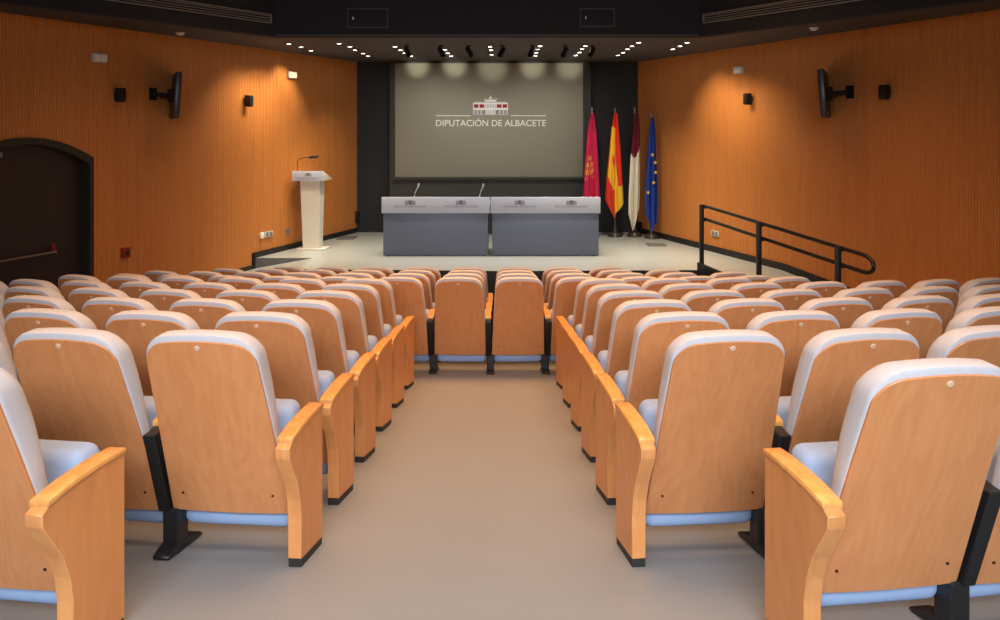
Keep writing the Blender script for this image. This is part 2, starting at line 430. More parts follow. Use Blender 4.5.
ARM = [(-.15, .540), (-.15, .566), (-.10, .585), (-.02, .606), (.08, .622), (.18, .630), (.27, .628), (.295, .62), (.295, .60), (.27, .600)]
def arm_bm(bm, w=.06):
    top = [(y, z) for y, z in ((.05, .552), (.09, .560), (.16, .570), (.24, .575), (.31, .574), (.36, .566))]
    bot = [(y, z-.026) for y, z in top][::-1]
    prism(bm, top+bot, -w/2, w/2, .006, 2)
def plate_bm(bm):
    pts = [(-.045, .525), (Y0-.005, .16), (.26, .16), (.27, .30), (.30, .545), (.10, .54), (0, .525)]
    prism(bm, pts, -.025, .025, .004, 1)
def post_bm(bm):
    vs = box(bm, -.034, .034, .10, .20, -SL*.15-.005, .172, .006, 1)
def foot_bm(bm):
    pts = [(.015, 0), (.34, 0), (.34, .012), (.315, .022), (.22, .045), (.10, .045), (.04, .026), (.015, .014)]
    pts = [(y, z-SL*y+.0) for y, z in pts]
    prism(bm, pts, -.036, .036, .005, 1)
def endpanel_bm(bm):
    pts = [(-.145, .49), (-.15, .53), (-.125, .540), (-.125, .545), (-.08, .551), (0, .558), (.10, .562), (.20, .562), (.285, .558), (.285, .033-SL*.285), (0, .038), (0, .20), (-.015, .28), (-.05, .36)]
    prism(bm, pts, -.0285, .0285, .003, 1)
def endarm_bm(bm):
    top = [(y, z) for y, z in ((-.125, .562), (-.06, .570), (0, .576), (.10, .580), (.20, .580), (.292, .574))]
    bot = [(y, z-.022) for y, z in top][::-1]
    prism(bm, top+bot, -.033, .033, .006, 2)
def kick_bm(bm): prism(bm, [(.003, 0), (.282, -SL*.282), (.282, .034-SL*.282), (.003, .039)], -.0265, .0265)
CM = dict(shell=simple('backrest', 'wood', shell_bm, 30), cushion=simple('back_cushion', 'fabric', cushion_bm, 50), seat=simple('seat', 'fabric_seat', seat_bm, 60),
          badge=simple('badge', 'badge', badge_bm), screws=simple('screws', 'screw', screws_bm), arm=simple('armrest', 'armwood', arm_bm), plate=simple('side_plate', 'black', plate_bm),
          post=simple('leg', 'black', post_bm), foot=simple('foot', 'black', foot_bm), panel=simple('end_panel', 'panelwood', endpanel_bm), earm=simple('armrest', 'armwood', endarm_bm), kick=simple('kick_plate', 'rubber', kick_bm))
RAD, XC = 10.4, -.13
def place(ang, zc):
    return (XC if zc < 8.2 else XC+.028) + RAD*math.sin(ang), zc + RAD*(1-math.cos(ang)), ang
ORD = ['first', 'second', 'third', 'fourth', 'fifth', 'sixth', 'seventh', 'eighth', 'ninth', 'tenth', 'eleventh']
def divider(root, dx):
    dx += math.copysign(.010, dx)
    a = obj('armrest', CM['arm'], root, (dx, 0, 0)); obj('side_plate', CM['plate'], root, (dx, 0, 0))
    lx = dx - math.copysign(.024, dx)
    l = obj('leg', CM['post'], root, (lx, 0, 0)); obj('foot', CM['foot'], l)
def chair(side, adx, zc, label, group, end=None, div=(), badge=True):
    ang = side*adx/RAD
    x, y, rz = place(ang, zc)
    t = thing('auditorium_chair', label, 'chair', (x, y, floor_z(y)), rz, group)
    b = obj('backrest', CM['shell'], t); b['label'] = 'orange beech veneer back shell'
    obj('badge', CM['badge'], b); obj('screw', CM['screws'], b)
    obj('back_cushion', CM['cushion'], t); obj('seat', CM['seat'], t)
    if zc > 8.2: t.scale.z = .975
    for d in div: divider(t, d)
    if end is not None:
        e = obj('end_panel', CM['panel'], t, (end, 0, 0)); obj('armrest', CM['earm'], e)
        k = obj('kick_plate', CM['kick'], e); k['label'] = 'black kick plate'
    return t
SIDES = {-1: 'lectern side', 1: 'handrail side'}
GR = 'tip-up chairs in the rows of the hall'
PX = .55; ROWP = .827; ZC0 = 3.577
rows = {-1: (2.72, {-1: (1.525, 2), 1: (1.40, 2)})}
for k in range(6):
    zc = ZC0+ROWP*k
    n = {0: (3, 3), 1: (4, 4), 2: (5, 5), 3: (6, 6), 4: (7, 7), 5: (6, 4)}[k]
    rows[k] = (zc, {-1: (.995, n[0]), 1: (.99, n[1])})
VIEW = ['row nearest the viewer', 'second row from viewer', 'third row from viewer', 'fourth row from viewer', 'fifth row from viewer', 'sixth row from viewer', 'seventh row from viewer']
for k, (zc, sd) in rows.items():
    for s, (d0, n) in sd.items():
        for i in range(n):
            rn = VIEW[k+1]
            if i == 0: lab = f'beech tip-up chair with wooden aisle end panel, {SIDES[s]}, {rn}'
            else: lab = f'beech tip-up chair, {ORD[i]} from the aisle, {SIDES[s]}, {rn}'
            chair(s, d0+PX*i, zc, lab, GR, end=(-s*.305 if i == 0 else None), div=[s*PX/2])
FR = {6: ('fourth row from the stage', (7, 5)), 7: ('third row from the stage', (7, 5)), 8: ('second row from the stage', (6, 4)), 9: ('front row below the stage', (5, 3))}
for k, (rn, nn) in FR.items():
    zc = ZC0+ROWP*k
    for s, n in ((-1, nn[0]), (1, nn[1])):
        for i in range(n):
            lab = f'beech tip-up chair, {ORD[i]} from the middle, {SIDES[s]}, {rn}'
            chair(s, .278+.556*i, zc, lab, GR, div=[s*.278]+([-.278] if (i == 0 and s > 0) else []))

# ---------------------------------------------------------------- conference tables
def crest(bm, w, mono=None):
    """front view of the palace emblem, width w, base at z=0, facing -y; materials 0 white 1 crimson 2 lilac"""
    k = w/34.
    def r(x0, x1, z0, z1, m, y=0): box(bm, x0*k, x1*k, y*k-.1*k, y*k+.1*k, z0*k, z1*k, mi=0 if mono else m)
    r(-17, 17, 10.4, 12, 0); r(-17, 17, 6.0, 7.0, 0); r(-17, 17, 0, .5, 2)
    if not mono:
        r(-16.5, -5, 7, 10.4, 1, .1); r(5, 16.5, 7, 10.4, 1, .1)
    for x in (-16.6, -11.2, -5.6, 5.6, 11.2, 16.6): r(x-.5, x+.5, 7, 10.4, 0, -.1)
    for x in (-16, -12.5, -9, 9, 12.5, 16): r(x-1.0, x+1.0, .5, 4.6, 2)
    r(-17, 17, 4.8, 6, 0)
    r(-5.2, 5.2, .5, 4.8, 2); r(-5.2, 5.2, 7, 10.4, 2)
    for x in (-3.6, -1.2, 1.2, 3.6): r(x-.5, x+.5, .5, 10.4, 0, -.2)
    r(-15, 15, 12, 13, 2)
    r(-5.5, 5.5, 13, 14.6, 0)
    if mono: return
    r(-3.2, 3.2, 14.6, 16, 2); r(-1.2, 1.2, 16, 17.4, 0); r(-.35, .35, 17.4, 19, 0)
    for x in (-5.5, 5.5): r(x-.5, x+.5, 14.6, 16.2, 0)
desk_text = text_mesh('DIPUTACIÓN DE ALBACETE', .50, m='inkgrey')
desk_crest = simple('desk_crest', 'inkgrey', lambda bm: crest(bm, .155, True), 0)
TY = 13.84
def desk(x0, x1, label):
    w = x1-x0; t = thing('conference_table', label, 'table', ((x0+x1)/2, TY, STZ), 0)
    obj('front_panel', simple('front_panel', 'deskgrey', lambda bm: box(bm, -w/2+.025, w/2-.025, .02, .05, .012, .67, .004)), t)
    for s in (-1, 1):
        obj('side_panel', simple('side_panel', 'deskgrey', lambda bm: box(bm, *( (-w/2+.025, -w/2+.055) if s < 0 else (w/2-.055, w/2-.025)), .05, .68, .045, .66, .004)), t)
    f = obj('fascia', simple('fascia', 'deskwhite', lambda bm: box(bm, -w/2, w/2, 0, .035, .662, .910, .004)), t); f['label'] = 'pale grey fascia board with printed crests'
    obj('tabletop', simple('tabletop', 'deskwhite', lambda bm: box(bm, -w/2, w/2, .035, .72, .765, .795, .004)), t)
    for sx in (-1, 1):
        for y in (.06, .62):
            obj('foot', simple('foot', 'black', lambda bm: lathe(bm, [(0, 0), (.03, 0), (.03, .012), (.018, .014), (.018, .03), (0, .03)], 14, sx*(w/2-.09), y)), t)
    for sx in (-1, 1):
        cx = sx*w*.235
        obj('crest', desk_crest, f, (cx, -.003, .795)); obj('lettering', desk_text, f, (cx, -.003, .770))
    return t
desk(-1.822, -.159, 'grey conference table with pale fascia, on the lectern side')
desk(-.146, 1.545, 'grey conference table with pale fascia, beside the flags')
def tmic(x, y, lean, label):
    t = thing('table_microphone', label, 'microphone', (x, y, STZ+.795), 0)
    obj('base', simple('base', 'black', lambda bm: lathe(bm, [(0, 0), (.05, 0), (.05, .012), (.03, .03), (.008, .035), (0, .035)], 16)), t)
    pts = [(lean*i/8*(i/8), -.04*(i/8)**2, .03+.22*i/8) for i in range(9)]
    obj('gooseneck', simple('gooseneck', 'chrome', lambda bm: tube(bm, pts, .008, 8)), t)
    obj('microphone_head', simple('microphone_head', 'plastic', lambda bm: tube(bm, [pts[-1], (pts[-1][0]+lean*.22, pts[-1][1]-.02, pts[-1][2]+.05)], .012, 10)), t)
tmic(-1.36, TY+.35, .07, 'gooseneck microphone on table, closer to the lectern')
tmic(-.33, TY+.35, .06, 'gooseneck microphone on table, near the joint of both tables')

# ---------------------------------------------------------------- lectern
LY = 14.53
lec = thing('lectern', 'white lectern with tapered column and sloping top, on the stage by the slatted wall', 'lectern', (-3.02, LY, STZ), -.08)
def lcol(bm):
    def ring(z, xl, xr, y0, y1): return [bm.verts.new((xl, y0, z)), bm.verts.new((xr, y0, z)), bm.verts.new((xr, y1, z)), bm.verts.new((xl, y1, z))]
    a = ring(.02, -.175, .10, .02, .22); b = ring(1.12, -.215, .115, .0, .28)
    bm.faces.new(a[::-1]); bm.faces.new(b)
    for i in range(4): bm.faces.new((a[i], a[(i+1) % 4], b[(i+1) % 4], b[i]))
    bmesh.ops.bevel(bm, geom=bm.edges[:], offset=.008, segments=2, affect='EDGES')
obj('column', simple('column', 'podium', lcol), lec)
obj('base_plate', simple('base_plate', 'podium', lambda bm: box(bm, -.27, .20, -.04, .32, 0, .022, .005)), lec)
def ltop(bm):   # fascia and sloping reading board
    prism(bm, [(-.06, 1.115), (-.06, 1.275), (-.035, 1.275), (.50, 1.13), (.50, 1.112)], -.33, .18, .004)
lt = obj('lectern_top', simple('lectern_top', 'podium', ltop), lec)
fa = obj('fascia', simple('fascia', 'deskwhite', lambda bm: box(bm, -.33, .18, -.068, -.058, 1.115, 1.275, .003)), lec); fa['label'] = 'grey fascia with printed crest'
obj('crest', simple('lectern_crest', 'inkgrey', lambda bm: crest(bm, .11, True), 0), fa, (-.06, -.071, 1.198))
obj('lettering', text_mesh('DIPUTACIÓN DE ALBACETE', .34, m='inkgrey'), fa, (-.075, -.071, 1.165))
pts = []
for i in range(15):
    q = i/14; pts.append((-.27 + .19*max(0, (q-.45)/.55)**1.3, .05-.02*q, 1.255 + .235*math.sin(min(1, q*1.15)*PI/2)))
obj('gooseneck', simple('gooseneck', 'black', lambda bm: tube(bm, pts, .006, 8)), lec)
obj('microphone_head', simple('microphone_head', 'black', lambda bm: tube(bm, [pts[-1], (pts[-1][0]+.03, pts[-1][1], pts[-1][2]+.004), (pts[-1][0]+.15, pts[-1][1]-.01, pts[-1][2]+.016), (pts[-1][0]+.17, pts[-1][1]-.01, pts[-1][2]+.018)], [.012, .024, .024, .012], 10)), lec)

# ---------------------------------------------------------------- screen
SCY = 16.56; sx0, sx1 = -1.93, 1.527; sz0, sz1 = EYE-.995, EYE+1.10
scr = thing('projection_screen', 'large grey screen with white lettering and crest on the stage wall', 'screen', (0, SCY, sz0), 0)
obj('screen_surface', simple('screen_surface', 'screen', lambda bm: box(bm, sx0, sx1, 0, .06, 0, sz1-sz0, .008)), scr)
def sfr(bm):
    for a in ((sx0-.035, sx0, 0, sz1-sz0), (sx1, sx1+.035, 0, sz1-sz0), (sx0-.035, sx1+.035, -.04, 0)):
        box(bm, a[0], a[1], -.02, .06, a[2], a[3], .004)
obj('frame', simple('frame', 'backpanel', sfr), scr)
px = SCY/900
cxs = (491-500)*px
def zs(y): return EYE + (123-y)*px - sz0
obj('crest', simple('screen_crest', ['white', 'crimson', 'lilac'], lambda bm: crest(bm, 35*px), 0), scr, ((490.5-500)*px, -.006, zs(115)))
tx = text_mesh('DIPUTACIÓN DE ALBACETE', 110*px, m='white', bold=.005)
l_ = obj('lettering', tx, scr, (cxs, -.004, zs(122.2)))
for a, b in ((436, 470.5), (511, 546)):
    obj('rule', simple('rule', 'white', lambda bm: box(bm, (a-500)*px, (b-500)*px, -.005, 0, zs(115.7)-.007, zs(115.7)+.007)), scr)

# ---------------------------------------------------------------- flags
def flag(x, y, label, top, outline, colour, mats, emblem=None, polex=0, seed=1):
    """outline: list of (t, xl, xr) in metres from the pole, t down from the top of the cloth"""
    h = 2.05 + (123-top)*y/900
    t = thing('flag', label, 'flag', (x, y, STZ), 0)
    obj('base', simple('base', 'darkmetal', lambda bm: lathe(bm, [(0, 0), (.135, 0), (.14, .015), (.135, .035), (.11, .045), (.105, .075), (.05, .085), (.03, .10), (.03, .16), (0, .16)], 24)), t)
    obj('pole', simple('pole', 'darkmetal', lambda bm: tube(bm, [(0, 0, .05), (0, 0, h-.12)], .014, 10)), t)
    fn = obj('finial', simple('finial', 'chrome', lambda bm: lathe(bm, [(0, h-.13), (.018, h-.125), (.02, h-.11), (.01, h-.09), (.022, h-.06), (.012, h-.03), (0, h)], 12)), t)
    zt = h-.13; rnd = random.Random(seed); ph = rnd.random()*6
    ns, nt = 48, 64; bm = B(); g = []
    H = outline[-1][0]
    def wid(tt):
        for (t0, a0, b0), (t1, a1, b1) in zip(outline, outline[1:]):
            if tt <= t1+1e-9:
                f = (tt-t0)/(t1-t0); return a0+(a1-a0)*f, b0+(b1-b0)*f
        return outline[-1][1:]
    P = {}
    for layer in (0, 1):
        for i in range(nt+1):
            for j in range(ns+1):
                q = i/nt; s = j/ns
                # the bottom hem is cut on a slant: clamp t per column
                hem = hemf(outline, s); tt = q*hem
                a, b = wid(tt)
                amp = .014+.022*min(1, q*1.5)
                yy = -amp*(math.sin(s*2*PI*2.3+ph+q*1.1) + .4*math.sin(s*2*PI*4.1+2*ph)) - .078 + (.006 if layer else 0)
                P[layer, i, j] = bm.verts.new((a+(b-a)*s, yy, zt-tt))
    for layer in (0, 1):
        for i in range(nt):
            for j in range(ns):
                vs = (P[layer, i, j], P[layer, i, j+1], P[layer, i+1, j+1], P[layer, i+1, j])
                f = bm.faces.new(vs if not layer else vs[::-1]); f.material_index = colour((j+.5)/ns, (i+.5)/nt)
    for i in range(nt):
        for j in (0, ns):
            f = bm.faces.new((P[0, i, j], P[0, i+1, j], P[1, i+1, j], P[1, i, j])); f.material_index = colour(min(.99, j/ns), (i+.5)/nt)
    for j in range(ns):
        for i in (0, nt):
            f = bm.faces.new((P[0, i, j], P[0, i, j+1], P[1, i, j+1], P[1, i, j])); f.material_index = colour((j+.5)/ns, min(.99, i/nt))
    cl = obj('cloth', mesh_bm(bm, 'cloth', mats, 60), t)
    return t, cl, zt
HEM = {}
def hemf(outline, s):
    H = outline[-1][0]; k = outline_hem[id(outline)]
    for (s0, f0), (s1, f1) in zip(k, k[1:]):
        if s <= s1: return H*(f0+(f1-f0)*(s-s0)/(s1-s0))
    return H*k[-1][1]
outline_hem = {}
FYD = 16.25; sc = FYD/900
def ol(px0, ytop, rows_, hem):
    o = [((y-ytop)*sc, (a-px0)*sc, (b-px0)*sc) for y, a, b in rows_]
    outline_hem[id(o)] = hem; KEEP.append(o); return o
KEEP = []
def e_in(s, t, cs, ct, rs, rt): return ((s-cs)/rs)**2 + ((t-ct)/rt)**2 < 1
def crimson_mark(s, t):      # golden arms: crown above a quartered shield with trailing ribbons
    u, v = (s-.36)/.30, (t-.53)/.11
    if abs(u) < .62 and -.45 < v < .75 and abs(u) < .62-.5*max(0, v-.2): return 0 if (abs(u) < .12) != (abs(v-.1) < .14) and abs(u) < .45 else 1
    if -.98 < v < -.55 and abs(u) < .5 and abs(u) < .25+.25*abs(math.sin(u*9)): return 1
    if .55 < abs(u) < .95 and -.3 < v < 1.1 and math.sin(v*9+abs(u)*5) > -.2: return 1
    return 0
o1 = ol(592, 112, [(112, 590.5, 593.5), (130, 587, 596), (160, 584.5, 598), (190, 583, 599.5), (215, 582, 600)], [(0, 1), (.5, .97), (1, .92)])
flag((592-500)*sc, FYD, 'crimson flag with golden emblem, standing beside the screen', 106, o1,
     crimson_mark, ['f_crim', 'f_gold'], seed=3)
o2 = ol(617, 112, [(112, 615.5, 619), (125, 613, 620), (150, 610.5, 622.5), (175, 608, 624), (195, 606.5, 625), (222, 608, 626)], [(0, .78), (.45, .955), (.6, .90), (1, .82)])
def spain(s, t):
    if e_in(s, t, .40, .46, .13, .06): return 0 if e_in(s, t, .40, .46, .06, .035) else 2
    if t < .14: return 0
    if t < .74 + .1*(s-.5): return 1 if (.05+.06*t < s < .66 - .1*math.sin(t*5)) else 0
    return 0 if s < .55-(t-.74)*.3 else 1
flag((615-500)*sc, FYD, 'red and yellow striped flag with a crest, between two crimson flags', 106, o2, spain, ['f_red', 'f_yel', 'f_gold'], seed=8)
o3 = ol(632, 113, [(113, 632, 636), (130, 630, 637), (158, 627.5, 637), (190, 626, 637), (212, 625.5, 636), (232, 626, 634)], [(0, .84), (.4, 1), (.55, .98), (1, .80)])
flag((634.5-500)*sc, FYD, 'maroon and white flag standing in the dark corner', 106, o3,
     lambda s, t: 0 if t < .375+.05*(.5-s) else 1, ['f_mar', 'f_white'], seed=11)
FY4 = 16.0
o4 = ol(652, 113, [(114, 650.8, 654), (135, 648.5, 655.5), (165, 646.5, 656.5), (195, 645, 657.2), (224, 647, 656)], [(0, .86), (.4, .98), (.6, 1), (1, .93)])
t4, c4, zt4 = flag((651.5-500)*FY4/900, FY4, 'blue flag with gold stars standing against the slatted wall', 110, o4, lambda s, t: 0, ['f_blue'], seed=5)
def star_me(bm):
    vs = []
    for i in range(10):
        r = .036 if i % 2 == 0 else .016; a = PI/2+2*PI*i/10
        vs.append((r*math.cos(a), r*math.sin(a)))
    prism(bm, vs, -.004, .004, axis='y')
SM = simple('star', 'f_yel', star_me)
for sxp, syp in ((651.7, 154.5), (654.6, 162.3), (655.0, 172), (653, 182.2), (647.4, 192)):
    st = obj('star', SM, c4, ((sxp-652)*FY4/900, -.122, EYE+(123-syp)*FY4/900-STZ)); st['label'] = 'gold star'

# ---------------------------------------------------------------- handrail
hr = thing('handrail', 'black tubular handrail with rounded end beside the stage ramp', 'handrail', (RX(12.5), 12.5, STZ), 0)
inv = Vector((-RX(12.5), -12.5, -STZ))
TOP = lambda y: Vector((RX(y), y, EYE-1.153-.0735*(12.5-y)))
for y in (12.5, 11.17, 9.74):
    def pst(bm):
        p = TOP(y); box(bm, p.x-.028+.0, p.x+.028, y-.028, y+.028, RZ(y)-.02, p.z+.02, .004)
        for v in bm.verts: v.co += inv
    obj('post', simple('post', 'black', pst), hr)
def rl(bm):
    r = .022; off = Vector((.045, 0, 0))
    pts = [TOP(12.52)+off, TOP(11.8)+off, TOP(11)+off, TOP(10)+off, TOP(9.5)+off]
    c = TOP(9.42)+off-Vector((0, 0, .09)); d = (TOP(9)-TOP(9.42)).normalized()
    for i in range(13):
        a = PI/2-PI*i/12; pts.append(c + d*(.16*math.cos(a)) + Vector((0, 0, .09*math.sin(a))))
    pts += [TOP(9.5)+off-Vector((0, 0, .18)), TOP(10)+off-Vector((0, 0, .18)), TOP(11)+off-Vector((0, 0, .18)), TOP(12.52)+off-Vector((0, 0, .18))]
    tube(bm, [p+inv for p in pts], r, 10)
obj('rail', simple('rail', 'black', rl), hr)
def brk(bm):
    for y in (12.5, 11.17, 9.74):
        for dz in (0, .18):
            p = TOP(y); box(bm, p.x+.02, p.x+.055, y-.02, y+.02, p.z-dz-.035, p.z-dz-.01, .003)
    for v in bm.verts: v.co += inv
obj('bracket', simple('bracket', 'black', brk), hr)

# ---------------------------------------------------------------- things on the side walls
ra = math.atan2(1, -.311)
def on_wall(side, xpix, ypix):
    k = (xpix-500)/900
    y = 8.167/(.3244-k) if side < 0 else 7.846/(k+.311)
    return k*y, y, EYE-(ypix-123)/900*y
def wallthing(side, xpix, ypix, name, label, cat, group=None):
    x, y, z = on_wall(side, xpix, ypix)
    # local x along the wall towards the stage, local -y (left) / handled by mirroring: +n into the room
    rz = la-PI/2 if side < 0 else ra-PI/2     # local +y runs along the wall to the stage
    return thing(name, label, cat, (x, y, z), rz, group), (1 if side < 0 else -1)   # room lies at local +x (left) / -x (right)
def wbox(bm, n, d0, d1, a0, a1, z0, z1, bev=.004):
    box(bm, min(n*d0, n*d1), max(n*d0, n*d1), a0, a1, z0, z1, bev)
def loudspeaker(side, xp, yp, label):
    t, n = wallthing(side, xp, yp, 'wall_speaker', label, 'loudspeaker', 'small black wall loudspeakers')
    obj('bracket', simple('bracket', 'black', lambda bm: wbox(bm, n, 0, .06, -.02, .02, -.03, .03)), t)
    mt = Matrix.Rotation(n*.35, 4, 'Z')
    def cab(bm):
        wbox(bm, n, .03, .12, -.05, .05, -.085, .085, .012)
    b = obj('cabinet', simple('cabinet', 'speaker', cab), t)
    obj('grille', simple('grille', 'black', lambda bm: wbox(bm, n, .12, .126, -.042, .042, -.076, .076, .003)), b)
loudspeaker(-1, 115, 95, 'small black speaker on slatted wall above the arched door')
loudspeaker(-1, 244.5, 101, 'small black speaker on slatted wall beyond the lectern-side television')
loudspeaker(1, 752, 99, 'small black speaker on slatted wall near the blue flag')
loudspeaker(1, 890, 92, 'small black speaker on slatted wall, viewer side of the television')
def emergency(side, xp, yp, label, lit=False, twin=False):
    t, n = wallthing(side, xp, yp, 'emergency_light', label, 'emergency light')
    obj('housing', simple('housing', 'plastic', lambda bm: wbox(bm, n, 0, .045, -.115, .115, -.055, .055, .01)), t)
    def lens(bm):
        if twin:
            wbox(bm, n, .043, .05, -.10, -.01, -.04, .04, .004); wbox(bm, n, .043, .05, .01, .10, -.04, .04, .004)
        else: wbox(bm, n, .043, .052, -.10, .10, -.042, .042, .004)
    obj('lens', simple('lens', 'lens_spotlit' if lit else 'white', lens), t)
emergency(-1, 98, 58, 'unlit white twin emergency light high above the arched door', twin=True)
emergency(-1, 291, 75, 'glowing yellow emergency light on slatted wall near the stage', lit=True)
emergency(1, 740, 70, 'white emergency light on the slatted wall, handrail side')
def smoke(x, y, label):
    t = thing('smoke_detector', label, 'smoke detector', (x, y, CEZ), 0)
    obj('base', simple('base', 'white', lambda bm: lathe(bm, [(0, 0), (.055, 0), (.055, -.014), (0, -.02)], 20)), t)
    obj('head', simple('head', 'white', lambda bm: lathe(bm, [(0, -.013), (.045, -.013), (.04, -.03), (.025, -.038), (0, -.039)], 20)), t)
def ceil_pt(xp, yp):
    y = 1.146*900/(123-yp); return (xp-500)/900*y, y
smoke(*ceil_pt(180, 32.5), 'white smoke detector on the dark soffit, lectern side')
smoke(*ceil_pt(814, 27.5), 'white smoke detector on the dark soffit, handrail side')
def tv(side, xm, ym, xt, label):
    t, n = wallthing(side, xm, ym, 'television', label, 'television')
    mnt = obj('wall_mount', simple('wall_mount', 'black', lambda bm: wbox(bm, n, 0, .03, -.06, .06, -.08, .08, .006)), t)
    x, y, z = t.location; D = .42
    inv_ = Matrix.Rotation(-t.rotation_euler.z, 4, 'Z')
    # screen centre in world: on the ray through xt, about the same depth
    yt = y-.02; c = Vector(((xt-500)/900*yt, yt, z-.025)) - Vector((x, y, z)); c = inv_ @ c
    obj('arm', simple('arm', 'black', lambda bm: (tube(bm, [(n*.02, 0, .0), c*.55+Vector((0, .03, 0)), c], .028, 8), box(bm, c.x-.05, c.x+.05, c.y-.05, c.y+.05, c.z-.09, c.z+.09, .01))), t)
    ray = math.atan2(yt, (xt-500)/900*yt)              # viewing direction
    ang = ray - t.rotation_euler.z + side*math.radians(-3)   # plane of the panel nearly along the sight line
    R = Matrix.Translation(c) @ Matrix.Rotation(ang, 4, 'Z') @ Matrix.Rotation(-side*math.radians(4), 4, 'X')
    # panel local x along its width, local y = normal; face towards the middle of the hall
    f = side                                            # the face looks away from the wall
    off = -side*.0
    def case(bm): box(bm, -.48, .48, f*.03-.035, f*.03+.035, -.29, .29, .012, mtx=R)
    def face(bm): box(bm, -.455, .455, f*.066-.003, f*.066+.003, -.265, .265, .002, mtx=R)
    cs = obj('casing', simple('casing', 'tvcase', case), t)
    obj('screen', simple('screen', 'tv', face), cs)
tv(-1, 152, 94, 173, 'flat television on swivel arm, lectern-side slatted wall')
tv(1, 851, 92, 827, 'flat television on swivel arm, handrail-side slatted wall')
def socket(side, xp, yp, w, h, name, label, cat, m='plastic', d=.02, lab2=None):
    t, n = wallthing(side, xp, yp, name, label, cat)
    obj('plate', simple('plate', m, lambda bm: wbox(bm, n, 0, d, -w/2, w/2, -h/2, h/2, .004)), t)
    return t, n
def outlet(side, xp, yp, label, m='plastic'):
    t, n = socket(side, xp, yp, .22, .085, 'wall_socket', label, 'socket', m)
    for a in (-.05, .05):
        obj('outlet', simple('outlet', 'inkgrey', lambda bm: wbox(bm, n, .018, .024, a-.033, a+.033, -.033, .033, .002)), t)
outlet(-1, 268, 234, 'double wall socket low on the slatted wall near the lectern')
outlet(1, 716, 233.5, 'double wall socket low on the slatted wall by the handrail')
t, n = socket(-1, 261, 235.5, .09, .09, 'socket_plate', 'small bright white round light beside the double socket', 'light', 'white', .03)  # plain white socket plate, holds no lamp
t, n = socket(-1, 287, 231, .09, .09, 'junction_box', 'small brownish box on slatted wall just before the lectern', 'box', 'inkgrey')
t, n = socket(-1, 356, 217, .10, .22, 'junction_box', 'small dark box low on slatted wall beyond the lectern', 'box', 'doorframe', .05)
t, n = socket(1, 641, 226, .10, .16, 'junction_box', 'small black box low on the wall corner behind the flags', 'box', 'speaker', .05)
t, n = socket(1, 653, 226, .07, .12, 'junction_box', 'small black box on slatted wall behind the blue flag', 'box', 'speaker', .03)
t, n = socket(-1, 124, 252.5, .12, .12, 'alarm_button', 'red fire alarm box on slatted wall next to the arched door', 'alarm', 'red', .05)
obj('button', simple('button', 'doorframe', lambda bm: wbox(bm, n, .05, .056, -.03, .03, -.03, .03, .004)), t)
def floorbox(xp, yp, w, d, label):
    y = 2.05*900/(yp-123); x = (xp-500)/900*y
    t = thing('floor_box', label, 'floor box', (x, y, STZ), 0)
    obj('lid', simple('lid', 'greyriser', lambda bm: box(bm, -w/2, w/2, -d/2, d/2, 0, .008, .002)), t)
    obj('rim', simple('rim', 'darkmetal', lambda bm: [box(bm, *q, 0, .011) for q in ((-w/2-.015, w/2+.015, -d/2-.015, -d/2), (-w/2-.015, w/2+.015, d/2, d/2+.015), (-w/2-.015, -w/2, -d/2, d/2), (w/2, w/2+.015, -d/2, d/2))]), t)
floorbox(347, 238, .28, .42, 'dark floor box in the stage floor behind the lectern')
floorbox(656, 245, .28, .30, 'dark floor box in the stage floor in front of the blue flag')

# ---------------------------------------------------------------- fittings in the black fascia
def hatch(x0, x1, y0, y1, label):
    Y = 12.065; k = Y/900
    X0, X1 = (x0-500)*k, (x1-500)*k; Z0, Z1 = EYE+(123-y1)*k, EYE+(123-y0)*k
    t = thing('access_hatch', label, 'hatch', ((X0+X1)/2, 12.08, Z0), 0); w = X1-X0; h = Z1-Z0
    obj('panel', simple('panel', 'ceil', lambda bm: box(bm, -w/2+.02, w/2-.02, -.012, 0, .02, h-.02, .003)), t)
    obj('frame', simple('frame', 'darkline', lambda bm: [box(bm, *q[:2], -.016, 0, *q[2:]) for q in ((-w/2, w/2, 0, .018), (-w/2, w/2, h-.018, h), (-w/2, -w/2+.018, .018, h-.018), (w/2-.018, w/2, .018, h-.018))]), t)
    obj('latch', simple('latch', 'chrome', lambda bm: box(bm, -w/2+.07, -w/2+.09, -.022, -.01, h/2-.02, h/2+.02, .003)), t)
hatch(347, 388, 8, 28, 'square access hatch in black fascia, lectern side')
hatch(580, 615, 8, 27, 'square access hatch in black fascia, handrail side')
def grille(side, y0, y1, label):
    f = IR if side > 0 else IL
    p, q = Vector((f(y0), y0)), Vector((f(y1), y1)); L = (q-p).length; a = math.atan2(q.y-p.y, q.x-p.x)
    t = thing('air_grille', label, 'grille', (p.x-.02*side, p.y, EYE+1.34), a)
    s = 1 if side > 0 else -1      # room side in local y
    D = 1 if side < 0 else -1
    def yb(d0, d1): return (min(D*d0, D*d1), max(D*d0, D*d1))
    obj('frame', simple('frame', 'grille', lambda bm: [box(bm, 0, L, *yb(0, .02), z, z+.012) for z in (-.012, .10)] + [box(bm, x, x+.012, *yb(0, .02), 0, .10) for x in (-.012, L)]), t)
    for z in (.02, .05, .08):
        obj('slat', simple('slat', 'grille', lambda bm: box(bm, 0, L, *yb(0, .014), z, z+.008)), t)
grille(-1, 12.0, 9.4, 'long narrow air grille in fascia, lectern side')
grille(1, 12.0, 9.4, 'long narrow air grille in fascia, handrail side')

